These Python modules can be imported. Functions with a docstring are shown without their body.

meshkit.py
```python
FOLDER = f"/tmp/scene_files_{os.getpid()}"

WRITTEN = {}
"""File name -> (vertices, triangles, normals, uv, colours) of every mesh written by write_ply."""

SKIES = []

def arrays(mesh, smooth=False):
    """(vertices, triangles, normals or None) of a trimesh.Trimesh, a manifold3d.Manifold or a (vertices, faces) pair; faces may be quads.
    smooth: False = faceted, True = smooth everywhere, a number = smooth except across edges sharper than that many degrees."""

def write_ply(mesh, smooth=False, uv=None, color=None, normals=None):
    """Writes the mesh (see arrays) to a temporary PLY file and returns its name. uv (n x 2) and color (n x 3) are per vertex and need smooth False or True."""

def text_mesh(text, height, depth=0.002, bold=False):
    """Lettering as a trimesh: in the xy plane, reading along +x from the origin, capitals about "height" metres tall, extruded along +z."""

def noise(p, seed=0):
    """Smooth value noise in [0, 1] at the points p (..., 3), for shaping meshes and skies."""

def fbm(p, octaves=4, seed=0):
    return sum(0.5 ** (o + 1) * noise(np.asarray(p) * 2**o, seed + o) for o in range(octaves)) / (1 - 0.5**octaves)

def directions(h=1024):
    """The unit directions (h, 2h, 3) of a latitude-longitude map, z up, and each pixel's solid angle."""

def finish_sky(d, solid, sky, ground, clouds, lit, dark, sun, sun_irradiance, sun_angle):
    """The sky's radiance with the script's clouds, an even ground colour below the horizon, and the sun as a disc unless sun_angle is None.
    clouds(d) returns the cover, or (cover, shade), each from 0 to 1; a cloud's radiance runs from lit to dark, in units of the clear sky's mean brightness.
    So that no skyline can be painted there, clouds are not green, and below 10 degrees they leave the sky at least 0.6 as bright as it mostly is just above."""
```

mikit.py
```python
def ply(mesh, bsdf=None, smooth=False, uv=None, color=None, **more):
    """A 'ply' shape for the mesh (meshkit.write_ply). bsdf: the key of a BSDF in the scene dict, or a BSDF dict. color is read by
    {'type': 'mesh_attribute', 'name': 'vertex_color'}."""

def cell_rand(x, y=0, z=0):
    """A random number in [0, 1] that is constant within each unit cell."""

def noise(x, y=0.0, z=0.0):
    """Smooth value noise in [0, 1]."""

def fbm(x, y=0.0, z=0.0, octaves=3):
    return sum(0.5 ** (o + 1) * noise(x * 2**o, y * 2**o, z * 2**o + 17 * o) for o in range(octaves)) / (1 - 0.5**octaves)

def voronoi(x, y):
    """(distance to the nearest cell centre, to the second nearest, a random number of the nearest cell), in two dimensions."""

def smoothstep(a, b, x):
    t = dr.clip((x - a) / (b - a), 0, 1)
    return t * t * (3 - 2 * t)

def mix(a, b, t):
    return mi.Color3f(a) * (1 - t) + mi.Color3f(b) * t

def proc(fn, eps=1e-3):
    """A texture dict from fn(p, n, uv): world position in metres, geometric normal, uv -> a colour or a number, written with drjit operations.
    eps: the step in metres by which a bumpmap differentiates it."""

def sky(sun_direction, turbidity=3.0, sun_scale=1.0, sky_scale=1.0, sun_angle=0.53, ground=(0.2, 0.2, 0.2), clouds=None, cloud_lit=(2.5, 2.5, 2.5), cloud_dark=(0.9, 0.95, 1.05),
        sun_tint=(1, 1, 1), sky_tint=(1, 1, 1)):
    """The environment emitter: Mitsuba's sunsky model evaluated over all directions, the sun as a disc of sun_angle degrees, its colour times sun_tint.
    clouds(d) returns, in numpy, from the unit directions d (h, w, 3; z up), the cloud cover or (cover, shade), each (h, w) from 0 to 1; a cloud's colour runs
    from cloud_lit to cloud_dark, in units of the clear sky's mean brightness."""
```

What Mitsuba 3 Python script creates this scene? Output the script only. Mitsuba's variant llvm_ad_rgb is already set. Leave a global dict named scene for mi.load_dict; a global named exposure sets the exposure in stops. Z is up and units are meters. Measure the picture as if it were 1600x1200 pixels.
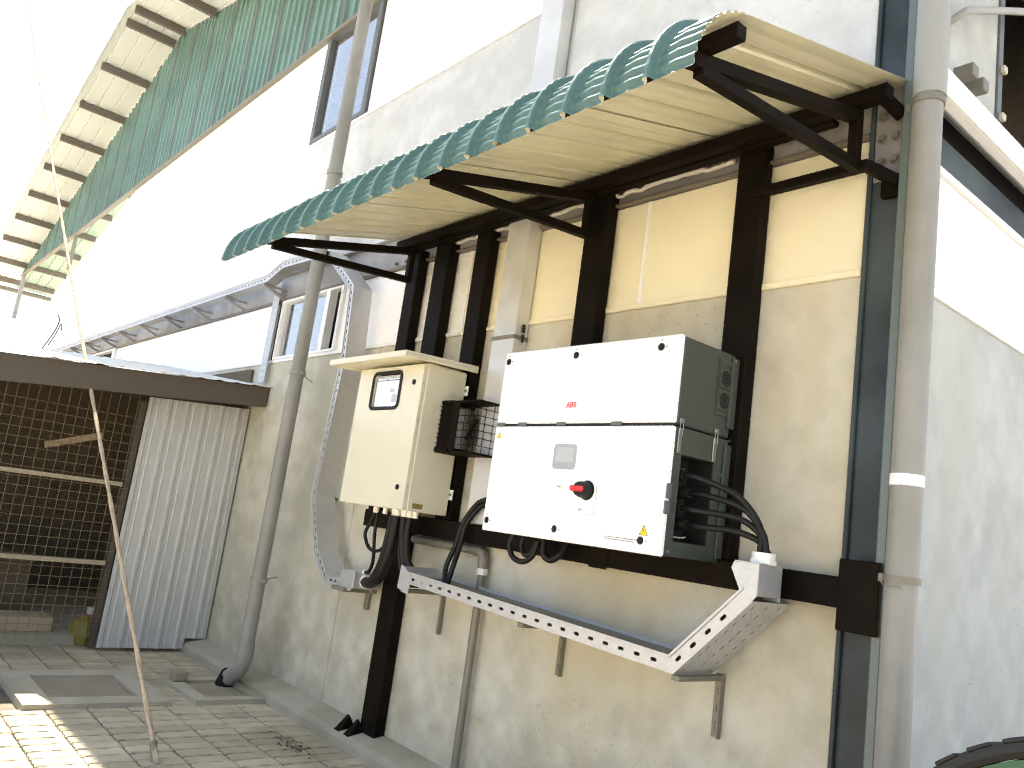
import math, random
import numpy as np, trimesh, drjit as dr, mitsuba as mi, mikit, meshkit
from shapely.geometry import Polygon, box as sbox, LineString, Point
from shapely.ops import unary_union
from mikit import proc, fbm, noise, cell_rand, voronoi, smoothstep, mix
T = mi.ScalarTransform4f
rnd = random.Random(7)
scene, labels = {'type': 'scene'}, {}

# ------------------------------------------------------------------ camera, sky, exposure
CAM = [1.39, -3.0, 1.47]
scene['camera'] = {'type': 'perspective', 'fov': 63.8747, 'fov_axis': 'x', 'near_clip': 0.02, 'far_clip': 800.0,
    'to_world': T().look_at(origin=CAM, target=[0.62505157, -2.37870508, 1.63984262], up=[0.0430257, -0.21381385, 0.97592644])}
SUN = (-0.49, 0.0935, 1.0)
scene['sky'] = mikit.sky(SUN, turbidity=5, sun_scale=1.75, sky_scale=1.0, sun_tint=(.96, 1.015, 1.08), ground=(0.34, 0.32, 0.28), sky_tint=(.965, 1.0, 1.0),
    clouds=lambda d: .2+.35*meshkit.fbm(d*np.array([2.5, 2.5, 5.0]), 4, 5), cloud_lit=(1.6, 1.6, 1.6), cloud_dark=(1.1, 1.12, 1.14))
exposure = 2.95

# ------------------------------------------------------------------ helpers
def add(key, mesh, bsdf, label=None, cat=None, group=None, kind=None, smooth=False, color=None):
    k, n = key, 0
    while k in scene:
        n += 1; k = '%s_%03d' % (key, n)
    scene[k] = mikit.ply(mesh, bsdf, smooth=smooth, color=color)
    meta(k, label, cat, group, kind)
    return k
def meta(k, label=None, cat=None, group=None, kind=None):
    d = {a: b for a, b in (('label', label), ('category', cat), ('group', group), ('kind', kind)) if b}
    if d: labels.setdefault(k, {}).update(d)
def cat_(*ms):
    out = []
    for m in ms: out += m if isinstance(m, list) else [m]
    return trimesh.util.concatenate(out)
def hull(p): return trimesh.convex.convex_hull(np.asarray(p, float))
def bx(x0, x1, y0, y1, z0, z1, c=0.004):
    c = min(c, (x1-x0)*.3, (y1-y0)*.3, (z1-z0)*.3)
    P = []
    for X, dx in ((x0, 1), (x1, -1)):
        for Y, dy in ((y0, 1), (y1, -1)):
            for Z, dz in ((z0, 1), (z1, -1)):
                P += [(X, Y+dy*c, Z+dz*c), (X+dx*c, Y, Z+dz*c), (X+dx*c, Y+dy*c, Z)]
    return hull(P)
def ex(poly, h):
    gs = [poly] if poly.geom_type == 'Polygon' else list(poly.geoms)
    return trimesh.util.concatenate([trimesh.creation.extrude_polygon(g, h, engine='earcut') for g in gs])
def mapv(m, M, t=(0, 0, 0)):
    A = np.eye(4); A[:3, :3] = M; A[:3, 3] = t
    m = m.copy(); m.apply_transform(A); return m
def plate(poly, y0, y1):            # polygon in (x, z)
    return mapv(ex(poly, y1-y0), [[1, 0, 0], [0, 0, -1], [0, 1, 0]], (0, y1, 0))
def sideplate(poly, x0, x1):        # polygon in (y, z)
    return mapv(ex(poly, x1-x0), [[0, 0, 1], [1, 0, 0], [0, 1, 0]], (x0, 0, 0))
def floorplate(poly, z0, z1): return mapv(ex(poly, z1-z0), np.eye(3), (0, 0, z0))
def bar(p, q, w, h, side=(0, 0, 1), c=0.003):
    p, q = np.array(p, float), np.array(q, float); L = np.linalg.norm(q-p); d = (q-p)/L
    s = np.array(side, float)
    if abs(s@d) > .99*np.linalg.norm(s): s = np.array([1., 0, 0])
    s = s-d*(s@d); s /= np.linalg.norm(s); u = np.cross(s, d)
    m = bx(-w/2, w/2, -h/2, h/2, 0, L, c)
    return mapv(m, np.stack([u, s, d], 1), p)
def spline(P, n=8):
    P = np.array(P, float); Q = np.vstack([2*P[0]-P[1], P, 2*P[-1]-P[-2]]); out = []
    for i in range(1, len(Q)-2):
        a, b, c, d = Q[i-1:i+3]
        for t in np.linspace(0, 1, n, endpoint=False):
            out.append(.5*((2*b)+(-a+c)*t+(2*a-5*b+4*c-d)*t*t+(-a+3*b-3*c+d)*t**3))
    out.append(P[-1]); return np.array(out)
def tube(P, r, n=12, curve=0):
    P = spline(P, curve) if curve else np.array(P, float)
    d = np.gradient(P, axis=0); d /= np.linalg.norm(d, axis=1)[:, None]
    u = np.cross(d[0], [0.3, 0.5, 0.8]); u /= np.linalg.norm(u); V = []
    a = np.linspace(0, 2*np.pi, n, endpoint=False)
    r = np.broadcast_to(r, len(P))
    for i in range(len(P)):
        u = u-d[i]*(u@d[i]); u /= np.linalg.norm(u); w = np.cross(d[i], u)
        V.append(P[i]+r[i]*(np.cos(a)[:, None]*u+np.sin(a)[:, None]*w))
    m = len(P); V = np.vstack(V+[P[:1], P[-1:]]); F = []
    for i in range(m-1):
        for j in range(n):
            k = (j+1) % n
            F += [(i*n+j, i*n+k, (i+1)*n+k), (i*n+j, (i+1)*n+k, (i+1)*n+j)]
    for j in range(n):
        k = (j+1) % n
        F += [(m*n, k, j), (m*n+1, (m-1)*n+j, (m-1)*n+k)]
    return trimesh.Trimesh(V, F, process=False)
def cyl(p, q, r, n=20): return tube([p, q], r, n)
def sheet(P, th=None):
    """closed shell from a grid (a, b, 3) of points offset by th (a vector or a grid of vectors); returns mesh, n top vertices"""
    a, b = P.shape[:2]; Q = P+np.asarray(th)
    V = np.vstack([P.reshape(-1, 3), Q.reshape(-1, 3)]); N = a*b; F = []
    I = np.arange(N).reshape(a, b)
    q = np.stack([I[:-1, :-1], I[1:, :-1], I[1:, 1:], I[:-1, 1:]], -1).reshape(-1, 4)
    F = [np.vstack([q[:, [0, 1, 2]], q[:, [0, 2, 3]]]), np.vstack([q[:, [0, 2, 1]], q[:, [0, 3, 2]]])+N]
    for e in (I[0, :], I[:, -1], I[-1, ::-1], I[::-1, 0]):
        F.append(np.vstack([np.stack([e[:-1], e[1:], e[1:]+N], 1), np.stack([e[:-1], e[1:]+N, e[:-1]+N], 1)]))
    m = trimesh.Trimesh(V, np.vstack(F), process=False); m.fix_normals()
    return m, N
def text(s, h, x, y, z, depth=.0012, bold=True):     # lettering facing -y, left end at x, baseline at z
    return mapv(meshkit.text_mesh(s, h, depth, bold), [[1, 0, 0], [0, 0, -1], [0, 1, 0]], (x, y, z))
def rrect(x0, x1, z0, z1, r): return sbox(x0+r, z0+r, x1-r, z1-r).buffer(r, quad_segs=5)
def slots(p, q, pitch, ln, wd, start=.5):
    p, q = np.array(p, float), np.array(q, float); L = np.linalg.norm(q-p); d = (q-p)/L; out = []
    t = pitch*start
    while t < L-ln*.6:
        c = p+d*t; out.append(LineString([c-d*(ln-wd)/2, c+d*(ln-wd)/2]).buffer(wd/2, quad_segs=3)); t += pitch
    return out

# ------------------------------------------------------------------ materials
def mat(name, d):
    scene[name] = {'type': 'twosided', 'b': d} if d['type'] not in ('thindielectric', 'dielectric', 'twosided') else d
    return name
def pr_(col, rough=.5, metal=0., bump=None, bscale=.002, **kw):
    c = {'type': 'rgb', 'value': list(col)} if not callable(col) else proc(col)
    rg = rough if not callable(rough) else proc(rough)
    d = {'type': 'principled', 'base_color': c, 'roughness': rg, 'metallic': metal, **kw}
    if bump: d = {'type': 'bumpmap', 'scale': bscale, 'arbitrary': proc(bump), 'nested': d}
    return d
def mottled(c, amt=.12, sc=3., dirt=(.5, .47, .4), damt=.25):
    c1 = [v*(1-amt) for v in c]; c2 = [min(v*(1+amt), .92) for v in c]; dd = [v*d for v, d in zip(c, dirt)]
    def fn(p, n, uv):
        a = fbm(p.x*sc, p.y*sc, p.z*sc, 4)
        m = mix(c1, c2, smoothstep(.25, .75, a))
        return mix(m, dd, damt*smoothstep(.52, .78, fbm(p.x*sc*.6+9, p.y*sc*.6, p.z*sc*.35, 3)))
    return fn
def concrete(c1, c2, stain, samt):
    def fn(p, n, uv):
        a = fbm(p.x*1.3+p.y, p.z*1.1+p.y*.7, 3.1, 5); b = fbm(p.x*9, p.y*9, p.z*7, 4); g = noise(p.x*160, p.y*160, p.z*160)
        v = fbm(p.x*5+p.y*5, p.z*.7, 7.7, 4)
        m = mix(c1, c2, smoothstep(.3, .72, a*.6+b*.4))
        m = mix(m, stain, samt*smoothstep(.45, .75, v*.6+a*.4))
        pit = smoothstep(.86, .9, noise(p.x*60+5, p.y*60, p.z*60))*smoothstep(.5, .8, noise(p.x*2, p.y*2, p.z*2))
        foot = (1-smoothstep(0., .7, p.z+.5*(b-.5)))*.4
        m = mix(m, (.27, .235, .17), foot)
        return m*(.97+.06*g)*(1-.2*pit)
    return fn
cb = lambda p, n, uv: fbm(p.x*14, p.y*14, p.z*14, 4)*.7+.3*noise(p.x*120, p.y*120, p.z*120)
mat('m_concrete', pr_(concrete((.41, .395, .32), (.56, .545, .465), (.46, .395, .245), .6), .75, bump=cb, bscale=.0012, specular=.3))  # stains, plus the yellow of warm bounce light put into the colours
mat('m_concrete_upper', pr_(concrete((.47, .49, .495), (.61, .635, .635), (.46, .47, .42), .35), .7, bump=cb, bscale=.0012, specular=.35))
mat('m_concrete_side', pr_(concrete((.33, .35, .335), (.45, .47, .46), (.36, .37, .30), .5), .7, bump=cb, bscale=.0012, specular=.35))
mat('m_white_panel', pr_(mottled((.82, .82, .81), .03, 1.5, damt=.08), .35))
mat('m_white_paint', pr_(mottled((.82, .82, .80), .04, 1.2, damt=.1), .5))
mat('m_cream_bounce', pr_(mottled((.80, .755, .56), .06, 1.1, (.8, .72, .5), .3), .35))  # cream tone with warm bounce light under the canopy painted in
mat('m_black', pr_(mottled((.0065, .0045, .003), .3, 6., (1.8, 1.4, 1.), .4), .6, specular=.08))
mat('m_column', pr_(mottled((.030, .041, .047), .4, 3., (2.4, 2.3, 2.0), .6), .42, specular=.3, bump=lambda p, n, uv: fbm(p.x*20, p.y*20, p.z*3), bscale=.002))
mat('m_column_edge', pr_((.12, .155, .15), .4))
mat('m_beam', pr_(mottled((.25, .25, .25), .25, 2.5, (.5, .45, .4), .5), .45))
mat('m_galv', pr_(lambda p, n, uv: mix((.47, .48, .49), (.55, .56, .57), voronoi(p.x*70+p.y*40, p.z*70+p.y*30)[2]*.5+.5*fbm(p.x*8, p.y*8, p.z*8)), .42, .55))
mat('m_galv_dull', pr_((.19, .18, .145), .5, .3))
mat('m_trunk', pr_(mottled((.60, .61, .60), .08, 4.), .38, .35))
mat('m_hole', pr_((.02, .02, .02), .8))
mat('m_pvc', pr_(mottled((.245, .245, .225), .1, 3., (.7, .65, .55), .35), .42, specular=.4))
mat('m_pvc_light', pr_((.28, .29, .275), .4, specular=.4))
mat('m_green_sheet', {**pr_((.1, .2, .2), .33), 'base_color': {'type': 'mesh_attribute', 'name': 'vertex_color'}})
mat('m_cladding', pr_(mottled((.13, .225, .195), .12, 1.5, (.7, .7, .6), .3), .4))
mat('m_roof_under', pr_(mottled((.66, .68, .635), .04, 1.), .45))
mat('m_porch', pr_(mottled((.34, .44, .36), .08, 1.), .5))
mat('m_roof_seam', pr_((.45, .44, .38), .5))
mat('m_purlin', pr_((.13, .115, .095), .5))
mat('m_inv_white', pr_(mottled((.86, .865, .88), .012, 2., damt=.02), .28, specular=.5))
mat('m_inv_grey', pr_((.045, .056, .05), .42))
mat('m_inv_dark', pr_((.012, .015, .013), .5))
mat('m_cabinet', pr_((.64, .625, .505), .2, clearcoat=.3, clearcoat_gloss=.85))
mat('m_rubber', pr_((.009, .009, .009), .55, specular=.3))
mat('m_cable', pr_((.006, .006, .0065), .5, specular=.3))
mat('m_gland', pr_((.78, .77, .72), .35))
mat('m_red', pr_((.62, .02, .03), .4)); mat('m_logo', pr_((.70, .03, .03), .5))
mat('m_yellow', pr_((.85, .68, .02), .5)); mat('m_ink', pr_((.02, .02, .02), .6)); mat('m_greytext', pr_((.10, .10, .11), .6))
mat('m_display', pr_((.34, .37, .40), .3)); mat('m_display_frame', pr_((.42, .45, .48), .4)); mat('m_paper', pr_((.72, .75, .77), .5))
mat('m_chrome', pr_((.38, .38, .36), .35, 1.))
mat('m_glass', {'type': 'thindielectric', 'int_ior': 3.6})
mat('m_glass_clear', {'type': 'thindielectric', 'int_ior': 1.5})
mat('m_frame_dark', pr_((.10, .11, .11), .45)); mat('m_frame_white', pr_((.74, .75, .74), .4))
mat('m_interior', pr_((.16, .15, .13), .8))
mat('m_foam', pr_((.62, .60, .55), .8))
mat('m_shed_dark', pr_((.10, .08, .05), .8)); mat('m_fascia', pr_((.075, .062, .045), .6))
mat('m_mesh_wire', pr_((.20, .155, .09), .6, .3)); mat('m_rail', pr_((.30, .26, .18), .6))
mat('m_zinc_sheet', pr_(lambda p, n, uv: mix((.44, .45, .44), (.56, .57, .55), fbm(p.y*9+p.x*3, p.x*3, p.z*.6, 4)), .45, .3))
mat('m_roof_sheet', pr_((.62, .63, .63), .4, .3))
mat('m_rope', pr_(lambda p, n, uv: mix((.33, .26, .175), (.48, .39, .28), noise(p.x*60, p.y*60, p.z*90)), .8, bump=lambda p, n, uv: noise(p.x*90, p.y*90, p.z*140), bscale=.004))
def paver_fn(c):
    c1 = [v*.8 for v in c]; c2 = [v*1.15 for v in c]
    def fn(p, n, uv):
        a = fbm(p.x*6, p.y*6, p.z*6, 4); g = noise(p.x*220, p.y*220, p.z*220)
        m = mix(c1, c2, a)
        m = mix(m, (.22, .20, .13), .55*smoothstep(.5, .7, fbm(p.x*2.2+3, p.y*2.2, 1.3, 4)))
        return m*(.85+.3*g)
    return fn
for i, c in enumerate(((.41, .355, .255), (.46, .40, .29), (.36, .31, .22), (.43, .375, .275))):
    mat('m_paver_%d' % i, pr_(paver_fn(c), .85, bump=lambda p, n, uv: noise(p.x*130, p.y*130, p.z*130)*.6+fbm(p.x*30, p.y*30, p.z*30)*.4, bscale=.004))
mat('m_joint', pr_(mottled((.12, .105, .075), .3, 9.), .95))
mat('m_ground', pr_(mottled((.38, .345, .29), .15, .8), .95))
mat('m_slab', pr_(paver_fn((.37, .335, .265)), .85, bump=cb, bscale=.006))
mat('m_cover', pr_(paver_fn((.26, .225, .165)), .85, bump=cb, bscale=.008))
mat('m_leaf', pr_((.06, .045, .025), .8)); mat('m_tyre', pr_((.016, .017, .015), .7)); mat('m_rim', pr_((.03, .10, .05), .45))
mat('m_brick_red', pr_((.28, .12, .08), .85)); mat('m_olive', pr_((.22, .18, .04), .7)); mat('m_card', pr_((.38, .30, .20), .85)); mat('m_pale', pr_((.45, .43, .36), .7))

# ------------------------------------------------------------------ ground and paving
g = trimesh.creation.box(bounds=[[-150, -150, -.3], [150, 150, -.06]])
add('ground', g, 'm_ground', 'flat bare ground around the building', kind='structure')
bed = trimesh.creation.box(bounds=[[-9., -7.0, -.055], [3., -.16, -.022]])
paving = add('paving', bed, 'm_joint', 'paved yard of interlocking concrete blocks beside the wall', kind='structure')
PX, PY = .1195, .240
def wavy(p, q, amp, n=6):
    p, q = np.array(p), np.array(q); d = q-p; nn = np.array([-d[1], d[0]])/np.linalg.norm(d)
    t = np.linspace(0, 1, n, endpoint=False)
    tri = np.interp((t*2) % 1, [0, .25, .75, 1], [0, 1, -1, 0])
    return p+d*t[:, None]+nn*(amp*tri)[:, None]
def paver(i, j):
    x0, y0 = -8.9+i*PX, -6.9+j*PY; gp = .005
    a, b, c, d = (x0, y0), (x0+PX, y0), (x0+PX, y0+PY), (x0, y0+PY)
    pts = np.vstack([wavy(a, b, .006), wavy(b, c, .010), wavy(d, c, .006)[::-1][:-1] if 0 else wavy(c, d, -.006), wavy(d, a, -.010)])
    pg = Polygon(pts).buffer(-gp, join_style=2)
    h = rnd.uniform(-.004, .003)
    P = np.array(pg.exterior.coords)[:-1]
    if pg.exterior.is_ccw is False: P = P[::-1]
    cen = P.mean(0); n = len(P); tx, ty = rnd.uniform(-.012, .012), rnd.uniform(-.012, .012)
    z = lambda Q: h+(Q[:, 0]-cen[0])*tx+(Q[:, 1]-cen[1])*ty
    inn = cen+(P-cen)*np.array([.91, .955])
    V = np.vstack([np.c_[P, np.full(n, -.03)], np.c_[P, z(P)-.006], np.c_[inn, z(inn)], [[*cen, h]]]); F = []
    for k in range(n):
        l = (k+1) % n
        F += [(k, l, n+l), (k, n+l, n+k), (n+k, n+l, 2*n+l), (n+k, 2*n+l, 2*n+k), (2*n+k, 2*n+l, 3*n)]
    return trimesh.Trimesh(V, F, process=False)
holes = [sbox(-5.30, -1.78, -4.33, -.80), sbox(-5.06, -.76, -4.30, -.12)]
far = [[], []]
npv = 0
for j in range(28):
    for i in range(99):
        x, y = -8.9+(i+.5)*PX, -6.9+(j+.5)*PY
        if any(h.contains(Point(x, y)) for h in holes): continue
        if y > -.20: continue
        near = -6.12 < x < -2.75 and y > -1.9 and (y > -1.9+1.15*(-3.6-x) if x < -3.6 else y > -1.75+(x+3.3)*1.9)
        m = paver(i, j)
        if near and npv < 298:
            npv += 1; add('paving__paver', m, 'm_paver_%d' % rnd.randrange(4))
        else: far[rnd.randrange(2)].append(m)
for k in range(2): add('paving__outer_pavers', cat_(*far[k]), 'm_paver_%d' % (k*2), kind='stuff')

# ------------------------------------------------------------------ building
B = 'factory_building'
meta(B, 'grey concrete factory building with green gable cladding, steel beam and white panel strips', 'building')
def b(part, mesh, m, **k): return add(B+'__'+part, mesh, m, **k)
# lower storey wall, with a window band opening z 2.65..3.22
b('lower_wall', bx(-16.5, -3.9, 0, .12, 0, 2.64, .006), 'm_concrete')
b('lower_wall', bx(-3.89, -.205, 0, .12, 0, 2.64, .006), 'm_concrete', label='stained concrete lower wall panel, yellowed to carry warm bounce light, behind the electrical boxes')
b('plinth', sideplate(Polygon([(-.20, 0), (-.20, .055), (-.17, .085), (0, .115), (0, 0)]), -16.5, -.2), 'm_slab')
b('sill', bx(-16.5, -2.905, -.012, .10, 2.641, 2.668, .003), 'm_frame_white')
b('sill', bx(-2.9, -.205, -.010, .10, 2.641, 2.668, .003), 'm_cream_bounce')  # sill under the canopy takes the cream with painted bounce light
b('panel_batten', bx(-1.392, -1.368, -.001, .0055, 2.67, 3.225, .002), 'm_white_panel')
b('sealant_strip', bx(-.2045, -.196, -.006, .02, .1, 2.64, .001), 'm_frame_white')
# window band
def panel(x0, x1, m, z0=2.669, z1=3.228, y=.006):
    b('strip_panel', bx(x0+.004, x1-.004, y, y+.03, z0, z1, .004), m)
for x0, x1 in ((-11.5, -9.6), (-9.6, -8.2), (-8.2, -7.04), (-7.04, -5.95)): panel(x0, x1, 'm_white_panel')
panel(-4.62, -3.62, 'm_white_panel'); panel(-3.62, -2.9, 'm_white_panel')
for x0, x1 in ((-2.9, -2.44), (-2.44, -1.38), (-1.38, -.73), (-.73, -.205)): panel(x0, x1, 'm_cream_bounce')
panel(-16.5, -13.6, 'm_white_panel')
for x in (-13.55, -11.55): b('window_post', bx(x-.05, x+.05, -.03, .05, 2.669, 3.228), 'm_frame_white')
def window(x0, x1, z0, z1, fr=.05, m='m_frame_dark', glass=True, y=.0):
    ring = sbox(x0, z0, x1, z1).difference(sbox(x0+fr, z0+fr*.6, x1-fr, z1-fr*.6))
    w = b('window', plate(ring, y-.02, y+.05), m)
    if glass: add(w+'__pane', plate(sbox(x0+fr, z0+fr*.6, x1-fr, z1-fr*.6), y+.02, y+.0215) if 0 else trimesh.Trimesh([(x0+fr, y+.02, z0+fr*.6), (x1-fr, y+.02, z0+fr*.6), (x1-fr, y+.02, z1-fr*.6), (x0+fr, y+.02, z1-fr*.6)], [(0, 1, 2), (0, 2, 3)], process=False), 'm_glass')
    return w
window(-5.80, -4.88, 2.669, 3.228, .035, 'm_frame_white')
window(-4.88, -4.62, 2.669, 3.228, .035, 'm_frame_white', False)
window(-13.5, -11.6, 2.669, 3.228, .04, 'm_frame_white', False)
pp = sbox(-5.93, 2.45, -5.80, 3.42)
pp = pp.difference(unary_union(slots((-5.895, 2.47), (-5.895, 3.4), .06, .03, .012)+slots((-5.835, 2.47), (-5.835, 3.4), .06, .03, .012)))
b('perforated_strut', plate(pp, -.06, -.055), 'm_galv')
# steel beam between the storeys
bm = [bx(-16.5, -.2, -.004, .10, 3.235, 3.49, .006), bx(-16.5, -.2, -.045, -.003, 3.478, 3.492, .003)]
b('steel_beam', cat_(*bm), 'm_beam')
b('beam_shade_lip', bx(-16.5, -.2, -.03, -.0045, 3.229, 3.245, .003), 'm_purlin')  # lip coloured dark to stand for the shade under the beam
for x in (-3.85, -3.72):
    for z in (3.28, 3.42): b('bolt', cyl((x, -.03, z), (x, 0, z), .014, 6), 'm_beam')
xs = np.linspace(-3.3, -.85, 160); fz = meshkit.fbm(np.c_[xs*14, xs*0, xs*0], 4, 3); fy = meshkit.fbm(np.c_[xs*9, xs*0+5, xs*0], 3, 5)
b('sealant_foam', tube(np.c_[xs, -.02-.02*fy, 3.30+.045*(fz-.5)], .006+.018*fz, 7), 'm_foam', smooth=True)
# upper storey
for x0, x1 in ((-5.90, -2.43), (-2.17, -.205)): b('upper_wall', bx(x0, x1, 0, .12, 3.493, 4.80 if x0 < -3 else 9.0, .006), 'm_concrete_upper')
b('upper_wall', bx(-2.42, -2.18, .01, .12, 3.493, 9.0, .006), 'm_concrete_upper')
for x0, x1 in ((-12.6, -9.2), (-9.195, -5.905)): b('upper_wall', bx(x0, x1, 0, .12, 3.493, 4.80 if x1 > -6 else 5.98, .006), 'm_white_paint', label='white painted upper wall panel')
b('upper_wall', bx(-9.195, -5.905, .0, .12, 4.803, 5.98, .004), 'm_white_paint')
b('upper_sill', bx(-5.9, -2.43, -.012, .1, 4.801, 4.83, .003), 'm_frame_white')
window(-5.90, -4.84, 4.832, 5.98, .07)
for x0, x1 in ((-4.83, -4.66), (-4.66, -3.55), (-3.55, -2.43)): b('strip_panel', bx(x0+.003, x1-.003, .006, .04, 4.832, 5.98, .004), 'm_white_panel')
# gable cladding, roof
RX, RZ, RS = -11.6, 8.40, .218
zr = lambda x: RZ-RS*abs(x-RX)
PR = [(0, 0), (.05, 0), (.065, .028), (.095, .028), (.11, 0)]
xx, yy = [], []
x = -22.3; k = 0
while x < .5:
    for dx, dh in PR: xx.append(x+dx); yy.append(-.012-dh-(.004 if k % 5 == 0 else 0))
    x += .175; k += 1
xx, yy = np.array(xx), np.array(yy)
Gd = np.stack([np.stack([xx, yy, np.full_like(xx, 5.985)], -1), np.stack([xx, yy, np.maximum(zr(xx)-.02, 5.99)], -1)])
cl, _ = sheet(Gd, (0, .006, 0))
gc = b('gable_cladding', cl, 'm_cladding', label='green ribbed metal cladding under the roof gable')
lap = []
for x in np.arange(-22.3+.0575+.175*5, .3, .175*5): lap.append(bx(x-.04+.003, x+.04, -.0475, -.0415, 5.99, zr(x)-.03, .001))
add(gc+'__lap_seam', cat_(*lap), 'm_frame_dark', kind='stuff')
b('cladding_trim', bx(-22.3, .5, -.055, .02, 5.95, 5.984, .004), 'm_galv_dull')
def roofpart(x0, x1, y0, y1):
    n = max(2, int(abs(x1-x0)/.5)); X = np.linspace(x0, x1, n); ys = [y0]; hs = [0]
    y = y0+.12
    while y < y1-.1: ys += [y-.012, y, y+.012]; hs += [0, .02, 0]; y += .235
    ys.append(y1); hs.append(0); ys, hs = np.array(ys), np.array(hs)
    P = np.stack([np.stack([np.full_like(ys, a), ys, zr(a)+hs], -1) for a in X])
    m, N = sheet(P, (0, 0, .004)); return m
rf = b('roof', cat_(roofpart(-23.4, RX, -.88, .03), roofpart(RX, .6, -.88, .9)), 'm_roof_under', label='pitched metal roof overhang with pale underside')
add(rf+'__porch_sheet', roofpart(-23.4, RX, .034, .9), 'm_porch', label='greenish roof sheet behind the gable at the far end')
add(rf+'__eave_gutter', cat_(bx(-23.52, -23.38, -.9, .9, 5.70, 5.80, .01)), 'm_galv_dull')
add(B+'__hanger_post', cat_(bx(-16.71, -16.65, -.02, .04, 5.25, 5.95)), 'm_galv_dull')
add(B+'__end_post', bx(-22.28, -22.16, -.03, .05, 4.85, 5.98), 'm_beam')
add(rf+'__rear_sheet', cat_(roofpart(-12.8, RX, .9, 12), roofpart(RX, .6, .9, 12)), 'm_roof_under')
px_ = [-22.9, -21.75, -20.5, -19.3, -18.1, -16.85, -15.65, -14.4, -13.15, -11.9, -11.45, -9.95, -8.7, -7.4, -6.1, -4.8, -3.5, -2.2, -.9, .35]
for x in px_: add(rf+'__purlin', bx(x-.035, x+.035, -.80, .85 if x < -12.6 else -.06, zr(x)-.125, zr(x)-.006, .004), 'm_purlin')
add(rf+'__rake_trim', cat_(bar((-23.4, -.89, zr(-23.4)-.02), (RX, -.89, RZ-.02), .01, .09, (0, 0, 1)), bar((RX, -.89, RZ-.02), (.6, -.89, zr(.6)-.02), .01, .09, (0, 0, 1))), 'm_frame_white')
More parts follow.
